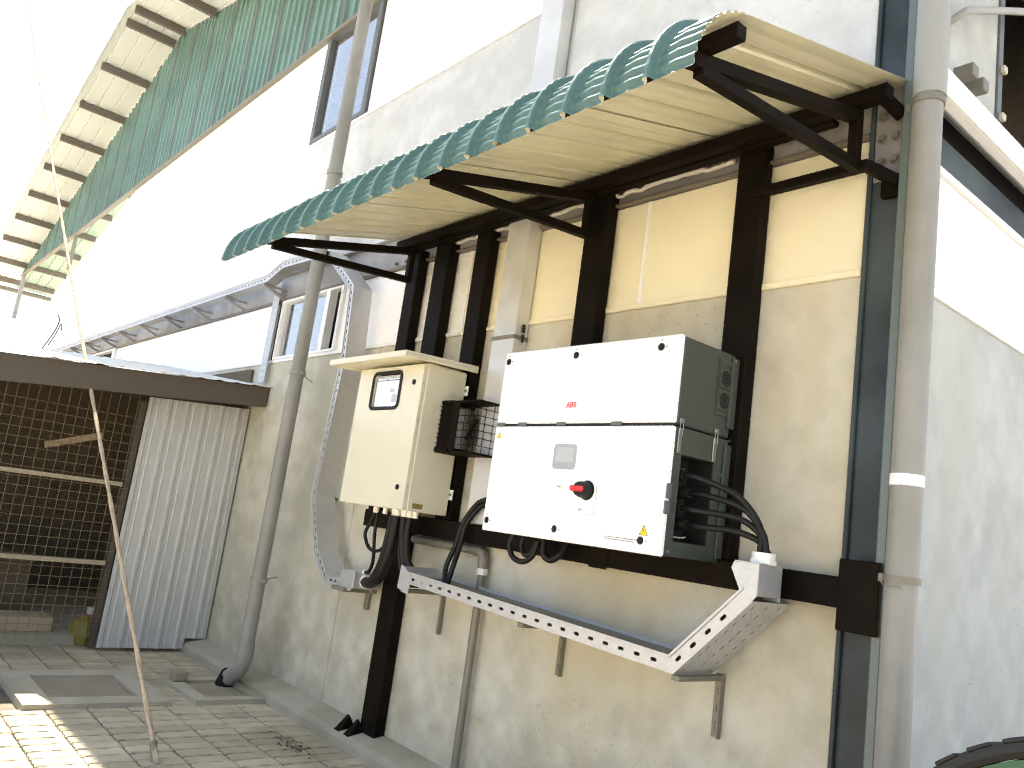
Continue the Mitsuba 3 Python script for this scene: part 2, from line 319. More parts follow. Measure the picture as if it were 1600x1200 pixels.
# bodies that close the building
b('end_wall', cat_(bx(-12.6, -12.45, .13, 12, 3.5, 8.1), bx(-16.5, -16.35, .13, 12, 0, 3.5)), 'm_white_paint')
b('terrace_roof', bx(-16.5, -12.61, .0, 12, 3.495, 3.6), 'm_concrete_upper')
b('rear_wall', bx(-16.5, -.05, 12, 12.15, 0, 8.4), 'm_concrete_upper')
b('interior_floor', cat_(bx(-16.3, -.2, .3, 11.9, 3.3, 3.45), bx(-16.3, -.2, 1.6, 1.7, 0, 3.2), bx(-12.4, -.2, 2.6, 2.7, 3.5, 8)), 'm_interior')
# corner column
b('corner_column', bx(-.1955, -.045, -.012, .1, 0, 9.0, .006), 'm_column')
b('corner_column_flange', bx(-.044, -.004, -.075, .12, 0, 9.0, .006), 'm_column_edge', label='pale grey outer flange of the corner column')
b('corner_column_lip', bx(-.1955, -.176, -.028, -.0125, 0, 9.0, .004), 'm_column')
add(B+'__corner_column__bolted_plate', bx(-.172, -.055, -.024, -.0125, 3.02, 3.42, .003), 'm_beam', label='weathered plate with bolts on the column')
for x in (-.14, -.085):
    for z in (3.10, 3.20, 3.30): b('bolt', cat_(cyl((x, -.026, z), (x, -.0235, z), .022, 14), cyl((x, -.04, z), (x, -.0255, z), .013, 6)), 'm_galv_dull')
# side wall (faces +x)
XS = -.03
b('side_lower_wall', bx(XS-.1, XS, .13, 12, 0, 2.60, .005), 'm_concrete_side')
b('side_sill', bx(XS-.1, XS+.01, .13, 12, 2.601, 2.618, .003), 'm_frame_white')
for y0, y1 in ((.13, 1.9), (1.9, 3.6), (3.6, 12)): b('side_strip_panel', bx(XS-.05, XS-.006, y0+.003, y1-.003, 2.62, 3.128, .004), 'm_white_panel')
b('side_head_trim', bx(XS-.05, XS+.012, .13, 12, 3.13, 3.16, .003), 'm_frame_white')
b('side_beam', bx(XS-.1, XS+.002, .13, 12, 3.161, 3.30, .005), 'm_column')
b('side_beam_shade_strip', bx(XS-.1, XS-.02, .13, 12, 3.3005, 3.42, .002), 'm_black')  # black strip paints the deep shade behind the ledge
b('side_gutter', cat_(bx(.035, .081, .0, 12, 3.335, 3.347, .003), bx(.0815, .0915, .0, 12, 3.334, 3.445, .003), bx(-.03, .0345, .13, 12, 3.41, 3.42, .002)), 'm_white_paint', label='white lipped ledge along the side wall')
win = sbox(.78, 3.52, 2.2, 4.6)
sw = sbox(.13, 3.421, 12, 7.8).difference(win)
b('side_upper_wall', sideplate(sw, XS-.1, XS-.001), 'm_concrete_side')
lv = b('side_opening', cat_(bx(XS-1.0, XS-.98, .3, 2.7, 3.4, 4.8), bx(XS-.97, XS-.1, .70, .72, 3.4, 4.8)), 'm_shed_dark', label='dark unglazed opening high in the side wall')
add(lv+'__frame', sideplate(sbox(.782, 3.522, 2.198, 4.598).difference(sbox(.83, 3.57, 2.15, 4.55)), XS-.06, XS+.01), 'm_frame_dark')
for z in (3.62, 3.86): add(lv+'__hinge', bx(XS+.008, XS+.03, .80, .84, z, z+.035), 'm_pale')
add(lv+'__shutter', bx(XS-.5, XS-.46, .95, 1.8, 3.5, 4.6), 'm_shed_dark')

# ------------------------------------------------------------------ corner brackets, conduits on side wall
for y, z in ((.36, 3.60), (.47, 3.585)):
    k = add('wall_cleat', bx(XS, .05, y-.03, y+.03, z, z+.055, .004), 'm_galv_dull')
    meta(k, 'small grey square cleat %s on the side wall above the white ledge' % ('nearer the drainpipe' if y < .4 else 'farther from the drainpipe'), 'cleat')
add('conduit_pipe', tube([(-.02, .22, 3.80), (.03, .235, 3.83), (.045, .27, 3.86), (.045, .45, 3.96), (.045, .9, 4.20), (.045, 1.6, 4.55)], .017, 10, 5), 'm_pvc_light', 'thin grey conduit crossing the top of the side wall', 'conduit', smooth=40)

# ------------------------------------------------------------------ drainpipes
D = 'drainpipe'
meta(D, 'tall grey drainpipe with elbow foot, left of the cream cabinet', 'drainpipe')
add(D+'__pipe', cat_(tube([(-4.63, -.28, .34), (-4.62, -.28, 6.6)], .055, 20)), 'm_pvc', smooth=40)
add(D+'__elbow', tube([(-4.63, -.28, .36), (-4.63, -.28, .25), (-4.66, -.285, .17), (-4.74, -.29, .11), (-4.80, -.30, .07)], .062, 18, 4), 'm_pvc', smooth=40)
add(D+'__outlet', tube([(-4.79, -.298, .10), (-4.845, -.305, .012)], .068, 18), 'm_rubber', smooth=40)
for z in (.82, 2.42, 4.10):
    add(D+'__clamp', cat_(tube([(-4.62, -.28, z-.018), (-4.62, -.28, z+.018)], .064, 20), bx(-4.556, -4.535, -.29, -.255, z-.014, z+.014), bar((-4.64, -.24, z), (-4.93, -.001, z), .008, .008)), 'm_pvc', smooth=40)
D = 'drainpipe_001'
meta(D, 'thick grey drainpipe with a white collar at the building corner', 'drainpipe')
add(D+'__pipe', tube([(.07, -.11, -.01), (.07, -.11, 3.30)], .054, 24), 'm_pvc', smooth=40)
add(D+'__upper_pipe', tube([(.074, -.11, 3.27), (.075, -.11, 9.)], .059, 24), 'm_pvc_light', smooth=40)
add(D+'__collar', tube([(.07, -.11, 1.795), (.07, -.11, 1.835)], .0562, 24), 'm_inv_white', label='white collar round the drainpipe', smooth=40)
for z in (3.25, 1.475):
    add(D+'__clamp', cat_(tube([(.07, -.11, z-.012), (.07, -.11, z+.012)], .0605, 24), bx(-.01, .02, -.12, -.076, z-.015, z+.015)), 'm_galv_dull', smooth=40)
add(D+'__tie_wire', tube([(.018, -.165, 1.468), (.05, -.176, 1.445), (.08, -.178, 1.452), (.10, -.17, 1.445)], .002, 5, 5), 'm_galv_dull')

# ------------------------------------------------------------------ black steel frame
F_ = 'equipment_rack'
meta(F_, 'black painted steel rack of posts and a cross beam carrying the electrical boxes', 'rack')
def fr(part, mesh, m='m_black', **k): return add(F_+'__'+part, mesh, m, **k)
fr('post', bx(-3.56, -3.42, -.08, -.002, 1.45, 3.30, .005))
pb = fr('post', bx(-3.225, -3.055, -.0815, -.002, .10, 3.29, .005), label='post that runs down to the plinth')
fr('post', bx(-2.765, -2.62, -.08, -.002, 1.457, 3.29, .005))
fr('post', bx(-1.765, -1.60, -.08, -.002, 1.457, 3.31, .005))
fr('post', bx(-.79, -.655, -.08, -.002, 1.457, 3.32, .005))
fr('cross_beam', bx(-3.57, -.13, -.095, -.003, 1.345, 1.456, .005))
fr('end_plate', bx(-.165, -.012, -.098, -.014 if 0 else -.0765, 1.268, 1.523, .004))
fr('end_plate', bx(-.160, -.046, -.0764, -.0285, 1.275, 1.516, .004))
fr('splice_plate', bx(-1.42, -1.30, -.10, -.0955, 1.335, 1.46, .002))
for i, x in enumerate((-3.34, -3.22)):
    k = add('steel_wedge', hull([(x-.035, -.19, .06), (x+.045, -.19, .06), (x-.03, -.06, .09), (x+.04, -.06, .09), (x-.005, -.105, .175), (x+.02, -.105, .17)]), 'm_black')
    meta(k, 'small black wedge on the plinth, %s of the two' % ('farther from' if i == 0 else 'right at'), 'wedge')
labels['steel_wedge']['label'] = 'small black wedge on the plinth, left one of two below the long post'
labels['steel_wedge_001']['label'] = 'small black wedge on the plinth, right one of two below the long post'

# ------------------------------------------------------------------ canopy
C = 'rain_canopy'
meta(C, 'lean-to canopy of green bullnosed ribbed sheets with cream underside on black steel brackets', 'canopy')
SY = np.array([0.0, -1.10]); SZ = np.array([3.42, 3.118])
t = np.linspace(0, 1, 12, endpoint=False); prof = [(-.0+(-1.10)*a, 3.42+(3.118-3.42)*a, 0.) for a in t]
P0, P1, P2 = np.array([-1.10, 3.118]), np.array([-1.335, 3.06]), np.array([-1.352, 2.825])
for a in np.linspace(0, 1, 110): prof.append((*((1-a)**2*P0+2*a*(1-a)*P1+a*a*P2), 1.))
prof = np.array(prof); dpf = np.gradient(prof[:, :2], axis=0); dpf /= np.linalg.norm(dpf, axis=1)[:, None]
nrm = np.stack([dpf[:, 1], -dpf[:, 0]], 1)               # outward normal in (y,z)
nrm *= np.sign(nrm[0, 1])
arc = np.r_[0, np.cumsum(np.linalg.norm(np.diff(prof[:, :2], axis=0), axis=1))]
RP = .1785; RIB = [(0, 0), (.006, .009), (.011, .026), (.016, .031), (.030, .031), (.035, .026), (.040, .009), (.046, 0), (.075, 0), (.108, .003), (.142, 0)]
crimp = .0042*np.sign(np.sin(arc*2*np.pi/.042))*np.abs(np.sin(arc*2*np.pi/.042))**.5*np.clip((prof[:, 2])*(arc-arc[12]+.0)/.08, 0, 1)
xend = -.03
for s in range(4):
    xs, hs, cs = [], [], []
    for r in range(5):
        xb = xend-(s*5+r+1)*RP
        for dx, h in RIB: xs.append(xb+dx); hs.append(h); cs.append(.12 if h > .028 else .5 if h > .008 else 1.)
    xs.append(xend-s*5*RP+(.02 if s else 0)); hs.append(.006 if s else 0); cs.append(1)
    xs, hs, cs = map(np.array, (xs, hs, cs)); order = np.argsort(xs); xs, hs, cs = xs[order], hs[order], cs[order]
    H = hs[None, :]+crimp[:, None]*cs[None, :]-.0022*s
    YZ = prof[:, None, :2]+nrm[:, None, :]*H[..., None]
    P = np.concatenate([np.broadcast_to(xs[None, :, None], (*YZ.shape[:2], 1)), YZ], -1)
    th = np.concatenate([np.zeros((len(prof), 1)), -nrm*.0016], 1)[:, None, :]
    m, N = sheet(P, th)
    grn = np.array([.065, .135, .125]); crm = np.array([.61, .60, .455])
    fz = meshkit.fbm(P.reshape(-1, 3)*6, 3, 2)[:, None]
    col = np.vstack([grn*(.8+.4*fz), np.broadcast_to(crm, (N, 3))*(.93+.12*fz)])
    # faces do not share vertices between both sides, so each side keeps its own paint; flat shading keeps the ribs crisp
    add(C+'__roof_sheet', m, 'm_green_sheet', color=col)
zs = lambda y: 3.42+.2745*y
ct = lambda part, mesh: add(C+'__'+part, mesh, 'm_black')
ct('front_tube', bar((-3.58, -1.13, zs(-1.13)-.055), (-.04, -1.13, zs(-1.13)-.055), .05, .05))
ct('rear_tube', bar((-3.58, -.165, zs(-.165)-.06), (-.05, -.165, zs(-.165)-.06), .055, .06))
ct('rear_angle', cat_(bx(-3.56, -.3, -.135, -.084, 3.275, 3.30)))
for x in (-.20, -1.70, -3.45):
    k = ct('bracket', bar((x, -1.17, zs(-1.15)-.105), (x, -.12, zs(-.12)-.115), .048, .048))
    add(k+'__brace', bar((x+.002, -1.13, zs(-1.13)-.13), (x+.002, -.115, 3.06), .042, .042), 'm_black')
    add(k+'__upright', bar((x-.001, -.13, 3.045), (x-.001, -.13, 3.30), .042, .042), 'm_black')
ct('tie_bar', bar((-.66, -.10, 3.062), (-.15, -.10, 3.062), .042, .04))
ct('tie_bar', bar((-.165, -.10, 3.063), (-.052, -.05, 2.985), .043, .042))
ct('tie_bar', bar((-.10, -.16, 3.33), (-.05, -.055, 3.26), .042, .04))
ct('foot_plate', bx(-.12, -.046, -.06, -.03, 2.93, 3.02))

# ------------------------------------------------------------------ silver trunking
K = 'cable_trunking'
meta(K, 'galvanised vertical cable trunking running up the wall behind the white inverter', 'trunking')
add(K+'__lower_length', bx(-2.42, -2.215, -.105, -.003, 1.46, 2.545, .004), 'm_trunk')
add(K+'__middle_length', bx(-2.418, -2.217, -.103, -.003, 2.549, 3.33, .004), 'm_trunk')
add(K+'__upper_length', bx(-2.41, -2.20, -.10, -.003, 3.55, 9., .004), 'm_trunk')
add(K+'__coupling', bx(-2.424, -2.211, -.108, -.002, 2.535, 2.56, .002), 'm_galv_dull')
add(K+'__catch', cat_(bx(-2.213, -2.205, -.06, -.035, 2.58, 2.63), bx(-2.213, -2.2, -.055, -.04, 2.52, 2.57)), 'm_hole')

# ------------------------------------------------------------------ trays
def offset_path(P, w):
    P = np.array(P, float); d = np.diff(P, axis=0); d /= np.linalg.norm(d, axis=1)[:, None]; n = np.stack([-d[:, 1], d[:, 0]], 1)
    out = [P[0]+n[0]*w]
    for i in range(1, len(P)-1):
        bsc = n[i-1]+n[i]; bsc /= (bsc@n[i]); out.append(P[i]+bsc*w)
    out.append(P[-1]+n[-1]*w); return np.array(out)
def tray(key, P, w, y0, y1, pitch, ln, wd, m='m_galv', base_holes=True, lip=True, mb=None):
    """P: the base line in (x, z); flanges rise by w on the left of the path; y0 front, y1 back"""
    P = np.array(P, float); Q = offset_path(P, w); M = offset_path(P, w*.5)
    pg = Polygon(np.vstack([P, Q[::-1]]))
    hs = []
    for a, c in zip(M[:-1], M[1:]): hs += slots(a, c, pitch, ln, wd)
    pf = pg.difference(unary_union(hs))
    add(key+'__front_flange', plate(pf, y0, y0+.0018), m)
    add(key+'__back_flange', plate(pf, y1-.0018, y1), m)
    Cv = offset_path(P, w-.016)
    for a, c in zip(Cv[:-1], Cv[1:]): add(key+'__cover', bar((a[0], (y0+y1)/2, a[1]), (c[0], (y0+y1)/2, c[1]), y1-y0-.006, .0018, (0, 1, 0) if 0 else np.array([-(c-a)[1], 0, (c-a)[0]]), .0003), 'm_galv_dull')
    if lip:
        for a, c in zip(Q[:-1], Q[1:]): add(key+'__lip', bar((a[0], y0-.004, a[1]), (c[0], y0-.004, c[1]), .011, .005, (0, 1, 0), .001), m)
    for a, c in zip(P[:-1], P[1:]):
        L = np.linalg.norm(c-a); d = (c-a)/L
        sp = sbox(0, y0+.002, L, y1-.002)
        if base_holes: sp = sp.difference(unary_union(slots((0, y0+.04), (L, y0+.04), .05, .026, .009)+slots((0, y1-.04), (L, y1-.04), .05, .026, .009)+slots((0, (y0+y1)/2), (L, (y0+y1)/2), .05, .026, .009)))
        mm = ex(sp, .0018)
        add(key+'__base', mapv(mm, np.stack([[d[0], 0, d[1]], [0, 1, 0], [-d[1], 0, d[0]]], 1), (a[0], 0, a[1])), mb or m)
T1 = 'cable_tray'
meta(T1, 'perforated galvanised cable tray along the beam and down left of the cream cabinet', 'cable tray')
tray(T1, [(-16.4, 3.345), (-5.72, 3.345), (-5.42, 3.43), (-4.60, 3.40)], .06, -.235, -.13, .075, .03, .014, base_holes=False, mb='m_beam')
tray(T1, [(-3.36, .985), (-3.70, .985), (-3.89, 1.14), (-4.075, 1.50), (-3.99, 2.5), (-4.05, 3.08), (-4.56, 3.44)], .052, -.225, -.065, .062, .028, .014, base_holes=False)
# flange of the riser lies on the left of the wall run
add(T1+'__end_box', cat_(bx(-3.52, -3.345, -.226, -.03, .945, 1.05, .003)), 'm_galv')
for z, x in ((2.58, -4.12), (1.49, -4.16)):
    add(T1+'__standoff', bx(x-.12, x+.02, -.10, -.003, z-.012, z+.012), 'm_galv_dull')
add(T1+'__standoff', bx(-3.93, -3.83, -.09, -.003, 1.50, 1.525), 'm_galv_dull')
add(T1+'__shelf_bracket', cat_(bx(-3.56, -3.40, -.26, -.003, .915, .94), bx(-3.50, -3.46, -.03, -.003, .80, .93)), 'm_galv_dull')
for x in np.arange(-15.4, -5.6, .96):
    add(T1+'__cantilever_arm', cat_(bar((x, -.235, 3.335), (x, -.006, 3.25), .03, .035, (1, 0, 0)), bx(x-.015, x+.015, -.235, -.004, 3.325, 3.344)), 'm_beam')
T2 = 'cable_tray_001'
meta(T2, 'perforated galvanised cable tray running below the white inverter and up to its cables', 'cable tray')
tray(T2, [(-2.60, 1.075), (-.695, .998), (-.368, 1.325)], .062, -.31, -.06, .088, .032, .015)
add(T2+'__end_plate', plate(Polygon([(-2.70, 1.04), (-2.59, 1.015), (-2.57, 1.12), (-2.66, 1.165), (-2.69, 1.17)]), -.313, -.308), 'm_galv')
add(T2+'__end_cover', hull([(-2.69, -.307, 1.165), (-2.56, -.307, 1.115), (-2.69, -.07, 1.165), (-2.53, -.07, 1.125), (-2.56, -.2, 1.13)]), 'm_galv')
riser = Polygon([(-.475, 1.30), (-.43, 1.262), (-.355, 1.345), (-.355, 1.46), (-.462, 1.46), (-.472, 1.435), (-.43, 1.36), (-.437, 1.335)])
add(T2+'__riser_box', cat_(plate(riser, -.312, -.3095)), 'm_galv')
add(T2+'__riser_side', bx(-.357, -.3545, -.309, -.155, 1.345, 1.46, .001), 'm_galv')
add(T2+'__riser_top', bx(-.46, -.3535, -.312, -.15, 1.4605, 1.465, .001), 'm_galv')
add(T2+'__riser_back', bx(-.45, -.355, -.157, -.1545, 1.33, 1.46, .001), 'm_galv')
add(T2+'__gland', cat_(tube([(-.395, -.225, 1.462), (-.395, -.225, 1.478)], .05, 8), tube([(-.395, -.225, 1.478), (-.395, -.225, 1.505)], .044, 18)), 'm_gland', smooth=40)
for i, (x, arm, lab) in enumerate(((-.69, .30, 'grey angle bracket under the bent right end of the lower cable tray'), (-1.625, .30, 'grey angle bracket under the middle of the lower cable tray'), (-2.66, .30, 'grey angle bracket at the left end of the lower cable tray'))):
    z1 = 1.0 if i == 0 else 1.035 if i == 1 else 1.045
    leg = sbox(x-.02, z1-.25, x+.02, z1).difference(unary_union(slots((x, z1-.24), (x, z1-.02), .07, .03, .01)))
    k = 'angle_bracket' if i == 0 else 'angle_bracket_%03d' % i
    meta(k, lab, 'bracket')
    add(k+'__leg', plate(leg, -.008, -.002), 'm_galv_dull')
    add(k+'__leg_flange', bx(x+.0205, x+.024, -.03, -.002, z1-.25, z1), 'm_galv_dull')
    add(k+'__arm', bx(x-.02, x+.02, -arm, -.0085, z1-.026, z1-.004 if i else z1-.006, .002), 'm_galv_dull')

# ------------------------------------------------------------------ inverter
I = 'solar_inverter'
meta(I, 'large white fronted grey wall inverter with red rotary switch', 'inverter')
X0, X1, ZB, ZM, ZT = -1.80, -.69, 1.437, 1.955, 2.325
def iv(part, mesh, m, **k): return add(I+'__'+part, mesh, m, **k)
iv('upper_body', bx(X0+.005, X1, -.447, -.10, ZM+.004, ZT-.004, .006), 'm_inv_grey')
# lower body has a recessed cable bay on the right side
bay = sbox(-.40, 1.50, -.185, 1.845)
iv('lower_body', cat_(sideplate(sbox(-.447, ZB+.004, -.10, ZM-.004).difference(bay), X1-.14, X1), bx(X0+.005, X1-.1405, -.446, -.10, ZB+.004, ZM-.004, .004)), 'm_inv_grey')
iv('cable_bay', bx(X1-.139, X1-.128, -.398, -.187, 1.502, 1.843, .001), 'm_inv_dark')
iv('bay_shade_plates', cat_(bx(X1-.127, X1-.003, -.397, -.188, 1.5005, 1.503, .0005), bx(X1-.127, X1-.003, -.1885, -.186, 1.504, 1.842, .0005), bx(X1-.127, X1-.003, -.397, -.188, 1.8415, 1.844, .0005)), 'm_inv_dark')  # dark plates added so the bay colour carries its inner shade
iv('upper_cover', bx(X0, X1+.002, -.472, -.4475, ZM+.007, ZT, .006), 'm_inv_white')
lc = iv('lower_cover', bx(X0, X1+.004, -.474, -.4475, ZB, ZM-.007, .006), 'm_inv_white')
iv('rear_frame', cat_(bx(X1+.0005, X1+.012, -.13, -.085, 2.0, ZT-.02, .002), bx(X1+.0005, X1+.010, -.13, -.085, ZB+.02, 1.93, .002)), 'm_inv_grey')
iv('cover_gasket', bx(X0+.004, X1-.004, -.462, -.448, ZM-.0065, ZM+.0065, .001), 'm_rubber')
for x in (-1.79, -1.63, -1.36, -1.02): iv('hinge', bx(x, x+.06, -.4765, -.4735, ZM-.006, ZM+.011, .001), 'm_frame_dark')
for x in (-1.769, -1.288, -.79):
    for z in (2.276, 1.487):
        k = iv('cover_screw', cat_(cyl((x, -.4755, z), (x, -.471, z), .0165, 18), cyl((x, -.479, z), (x, -.475, z), .011, 6)), 'm_rubber')
        iv('screw_mark', cat_(bx(x-.003, x+.003, -.4748, -.4738 if z < 2 else -.4718, z+.026, z+.032, .0003), bx(x+.026, x+.032, -.4748, -.4738 if z < 2 else -.4718, z-.003, z+.003, .0003)), 'm_greytext')
iv('logo', text('ABB', .024, -1.312, -.4725, 2.033, .0012), 'm_logo', label='red maker lettering on the upper cover')
dsp = iv('display', plate(rrect(-1.352, -1.205, 1.752, 1.865, .018), -.4755, -.4738), 'm_display')
add(dsp+'__screen', plate(rrect(-1.335, -1.222, 1.785, 1.850, .004), -.4762, -.4753), 'm_display_frame')
kn = iv('rotary_switch', cat_(cyl((-1.115, -.4765, 1.667), (-1.115, -.473, 1.667), .043, 28), tube([(-1.115, -.476, 1.667), (-1.115, -.515, 1.667), (-1.115, -.53, 1.667)], [.037, .034, .030], 28)), 'm_rubber', smooth=35)
add(kn+'__grip', bx(-1.152, -1.078, -.549, -.5305, 1.655, 1.679, .006), 'm_red', label='red grip of the rotary switch')
lb = iv('switch_plate', plate(sbox(-1.19, 1.565, -1.06, 1.745).difference(Point(-1.115, 1.667).buffer(.057)), -.4752, -.4738), 'm_inv_white')
add(lb+'__edge_line', cat_(bx(-1.0605, -1.058, -.4756, -.4739, 1.565, 1.70, .0003), bx(-1.13, -1.058, -.4756, -.4739, 1.563, 1.566, .0003)), 'm_display_frame')
iv('lettering', text('PV1', .012, -1.305, -.4737, 1.668, .0008), 'm_greytext')
iv('lettering', text('OFF', .010, -1.155, -.4751, 1.577, .0008), 'm_greytext')
ln = []
for q, (z, n) in enumerate(((1.484, 15), (1.475, 13))):
    x = -.985
    for w in range(n):
        wl = rnd.uniform(.006, .014); ln.append(bx(x, x+wl, -.4748, -.4738, z, z+.0045, .0002)); x += wl+.0035
iv('small_print', cat_(*ln), 'm_greytext', kind='stuff')
def warn(x, z, s):
    tri = Polygon([(x-s*.55, z), (x+s*.55, z), (x, z+s)])
    w = iv('warning_sign', plate(tri, -.4748, -.4738), 'm_yellow', label='yellow warning triangle on the cover')
    add(w+'__border', plate(tri.difference(tri.buffer(-s*.06)), -.4752, -.4747), 'm_ink')
    add(w+'__bolt', plate(Polygon([(x+.04*s, z+.72*s), (x-.12*s, z+.38*s), (x+.0*s, z+.42*s), (x-.05*s, z+.12*s), (x+.13*s, z+.48*s), (x+.01*s, z+.45*s)]), -.4752, -.4747), 'm_ink')
warn(-.777, 1.508, .042); warn(-1.762, 1.89, .03)
# fans on the right side
for z in (2.205, 2.11):
    f = iv('fan', sideplate(sbox(-.205, z-.042, -.118, z+.042).difference(Point(-.1615, z).buffer(.036)), X1+.0005, X1+.006), 'm_inv_grey')
    add(f+'__bezel', cat_(*[sideplate(Point(-.1615, z).buffer(r+.0022).difference(Point(-.1615, z).buffer(r)), X1+.003, X1+.0065) for r in (.033, .023, .012)]), 'm_inv_grey')
    add(f+'__hub', cyl((X1+.0006, -.1615, z), (X1+.005, -.1615, z), .012, 14), 'm_rubber')
    add(f+'__blade', cat_(*[bar((X1+.002, -.1615+.011*math.cos(a), z+.011*math.sin(a)), (X1+.002, -.1615+.033*math.cos(a+.5), z+.033*math.sin(a+.5)), .016, .0018, (1, 0, 0), .0004) for a in np.arange(7)*2*math.pi/7]), 'm_rubber', kind='stuff')
    add(f+'__well', cyl((X1+.0002, -.1615, z), (X1+.0006, -.1615, z), .0365, 24), 'm_hole')
iv('fan_frame', sideplate(sbox(-.212, 2.045, -.105, 2.285).difference(sbox(-.2065, 2.062, -.1165, 2.26)), X1+.0005, X1+.005), 'm_inv_grey')
for y in (-.425, -.195):
    l = iv('latch', cat_(bx(X1+.0005, X1+.006, y-.011, y+.011, 1.845+.0, 1.945, .002)), 'm_chrome')
    add(l+'__catch', bx(X1+.0005, X1+.011, y-.012, y+.012, 1.965, 1.985, .002), 'm_chrome')
    add(l+'__loop', tube([(X1+.008, y-.009, 1.92), (X1+.008, y-.009, 1.975), (X1+.008, y+.009, 1.975), (X1+.008, y+.009, 1.92)], .0018, 6), 'm_chrome')
for y, z in ((-.425, 1.46), (-.13, 1.80), (-.118, 2.29), (-.095, 1.95)):
    iv('side_screw', cyl((X1, y, z), (X1+.004 if y < -.12 or z < 2 else X1+.016, y, z), .007, 10), 'm_chrome')
iv('hinge_pin', bx(X1+.004, X1+.012, -.478, -.4495, 1.66, 1.72, .002), 'm_frame_dark')
iv('hinge_pin', bx(X1+.004, X1+.012, -.482, -.4495, 1.60, 1.652, .002), 'm_frame_dark')
glp = [(-.36, 1.765), (-.315, 1.70), (-.36, 1.635), (-.315, 1.575)]
for y, z in glp:
    gk = iv('cable_gland', cat_(cyl((X1-.128, y, z), (X1-.06, y, z), .028, 8), tube([(X1-.06, y, z), (X1-.03, y, z), (X1-.005, y, z)], [.026, .025, .019], 16)), 'm_rubber')
iv('bay_marking', cat_(*[tube([(X1-.1265, a, c), (X1-.1265, a+.02, c+.012), (X1-.1265, a+.035, c-.006), (X1-.1265, a+.055, c+.008)], .0022, 5, 4) for a, c in ((-.39, 1.81), (-.335, 1.80), (-.27, 1.80))]), 'm_pale')
iv('bay_wire', tube([(X1-.1, -.39, 1.535), (X1-.02, -.38, 1.52), (X1+.006, -.35, 1.52), (X1-.02, -.30, 1.525)], .0025, 5, 5), 'm_pale')
for a, c in ((-1.70, -1.62), (-.85, -.80)): iv('mount_bracket', bx(a, c, -.0995, -.0825, 1.47, 2.25), 'm_inv_grey')
ends = [(-.405, -.235), (-.378, -.235), (-.413, -.213), (-.385, -.208)]
mids = [((X1+.07, -.345, 1.755), (X1+.19, -.27, 1.705), (-.415, -.235, 1.60)), ((X1+.08, -.305, 1.695), (X1+.21, -.255, 1.66), (-.40, -.235, 1.575)), ((X1+.07, -.355, 1.63), (X1+.20, -.26, 1.62), (-.41, -.22, 1.56)), ((X1+.06, -.31, 1.572), (X1+.18, -.26, 1.572), (-.425, -.215, 1.545))]
cl_ = ['topmost of the four black cables bending from the inverter side to the gland', 'second black cable from the top on the inverter side, bending to the gland', 'third black cable from the top on the inverter side, bending to the gland', 'lowest of the four black cables bending from the inverter side to the gland']
for (y, z), ms, (ex_, ey), lab in zip(glp, mids, ends, cl_):
    k = add('power_cable', tube([(X1-.02, y, z), (X1+.02, y, z), *ms, (ex_, ey, 1.50)], .0125, 12, 8), 'm_cable', smooth=40)
    meta(k, lab, 'cable', 'cables from the inverter side')

# ------------------------------------------------------------------ cream cabinet
Q = 'electrical_cabinet'
meta(Q, 'cream steel electrical cabinet with a small framed window and overhanging hood', 'cabinet')
cx0, cx1, cz0, cz1 = -3.345, -2.605, 1.478, 2.345
def qc(part, mesh, m, **k): return add(Q+'__'+part, mesh, m, **k)
qc('body', bx(cx0+.01, cx1, -.395, -.11, cz0+.0, cz1, .006), 'm_cabinet')
wr = rrect(-3.165, -2.83, 2.068, 2.305, .04)
qc('door', plate(sbox(cx0, cz0+.004, cx1-.004, cz1-.012).difference(wr.buffer(-.008)), -.422, -.3985), 'm_cabinet')
qc('door_gasket', bx(cx0+.02, cx1-.012, -.3984, -.3952, cz0+.02, cz1-.02, .001), 'm_rubber')
w_ = qc('window', plate(wr.buffer(.004).difference(wr.buffer(-.016)), -.430, -.4225), 'm_rubber')
wi = wr.buffer(-.0165)
add(w_+'__backing', plate(wr.buffer(-.02), -.407, -.405), 'm_paper', label='pale card with printed lines behind the window')
add(w_+'__print', cat_(bx(-3.14, -2.86, -.4085, -.4071, 2.252, 2.258, .0003), bx(-3.12, -2.88, -.4085, -.4071, 2.268, 2.271, .0003), bx(-3.12, -2.90, -.4085, -.4071, 2.278, 2.280, .0003)), 'm_ink')
add(w_+'__label', cat_(bx(-2.945, -2.89, -.4085, -.4071, 2.115, 2.165, .0003), bx(-2.975, -2.925, -.4082, -.4071, 2.18, 2.20, .0003)), 'm_display')
zz = np.array(wi.exterior.coords)[:-1]; cc = zz.mean(0)
V = np.vstack([[cc[0], -.416, cc[1]], np.c_[zz[:, 0], np.full(len(zz), -.416), zz[:, 1]]])
add(w_+'__pane', trimesh.Trimesh(V, [(0, 1+i, 1+(i+1) % len(zz)) for i in range(len(zz))], process=False), 'm_glass_clear')
for x, z in ((-2.692, 2.227), (-2.692, 1.605)): qc('lock', cat_(cyl((x, -.428, z), (x, -.4215, z), .016, 18), cyl((x, -.431, z), (x, -.4275, z), .008, 8)), 'm_rubber')
hood = Polygon([(-.585, 2.362), (-.585, 2.335), (-.578, 2.335), (-.575, 2.358), (-.10, 2.375), (-.10, 2.402)])
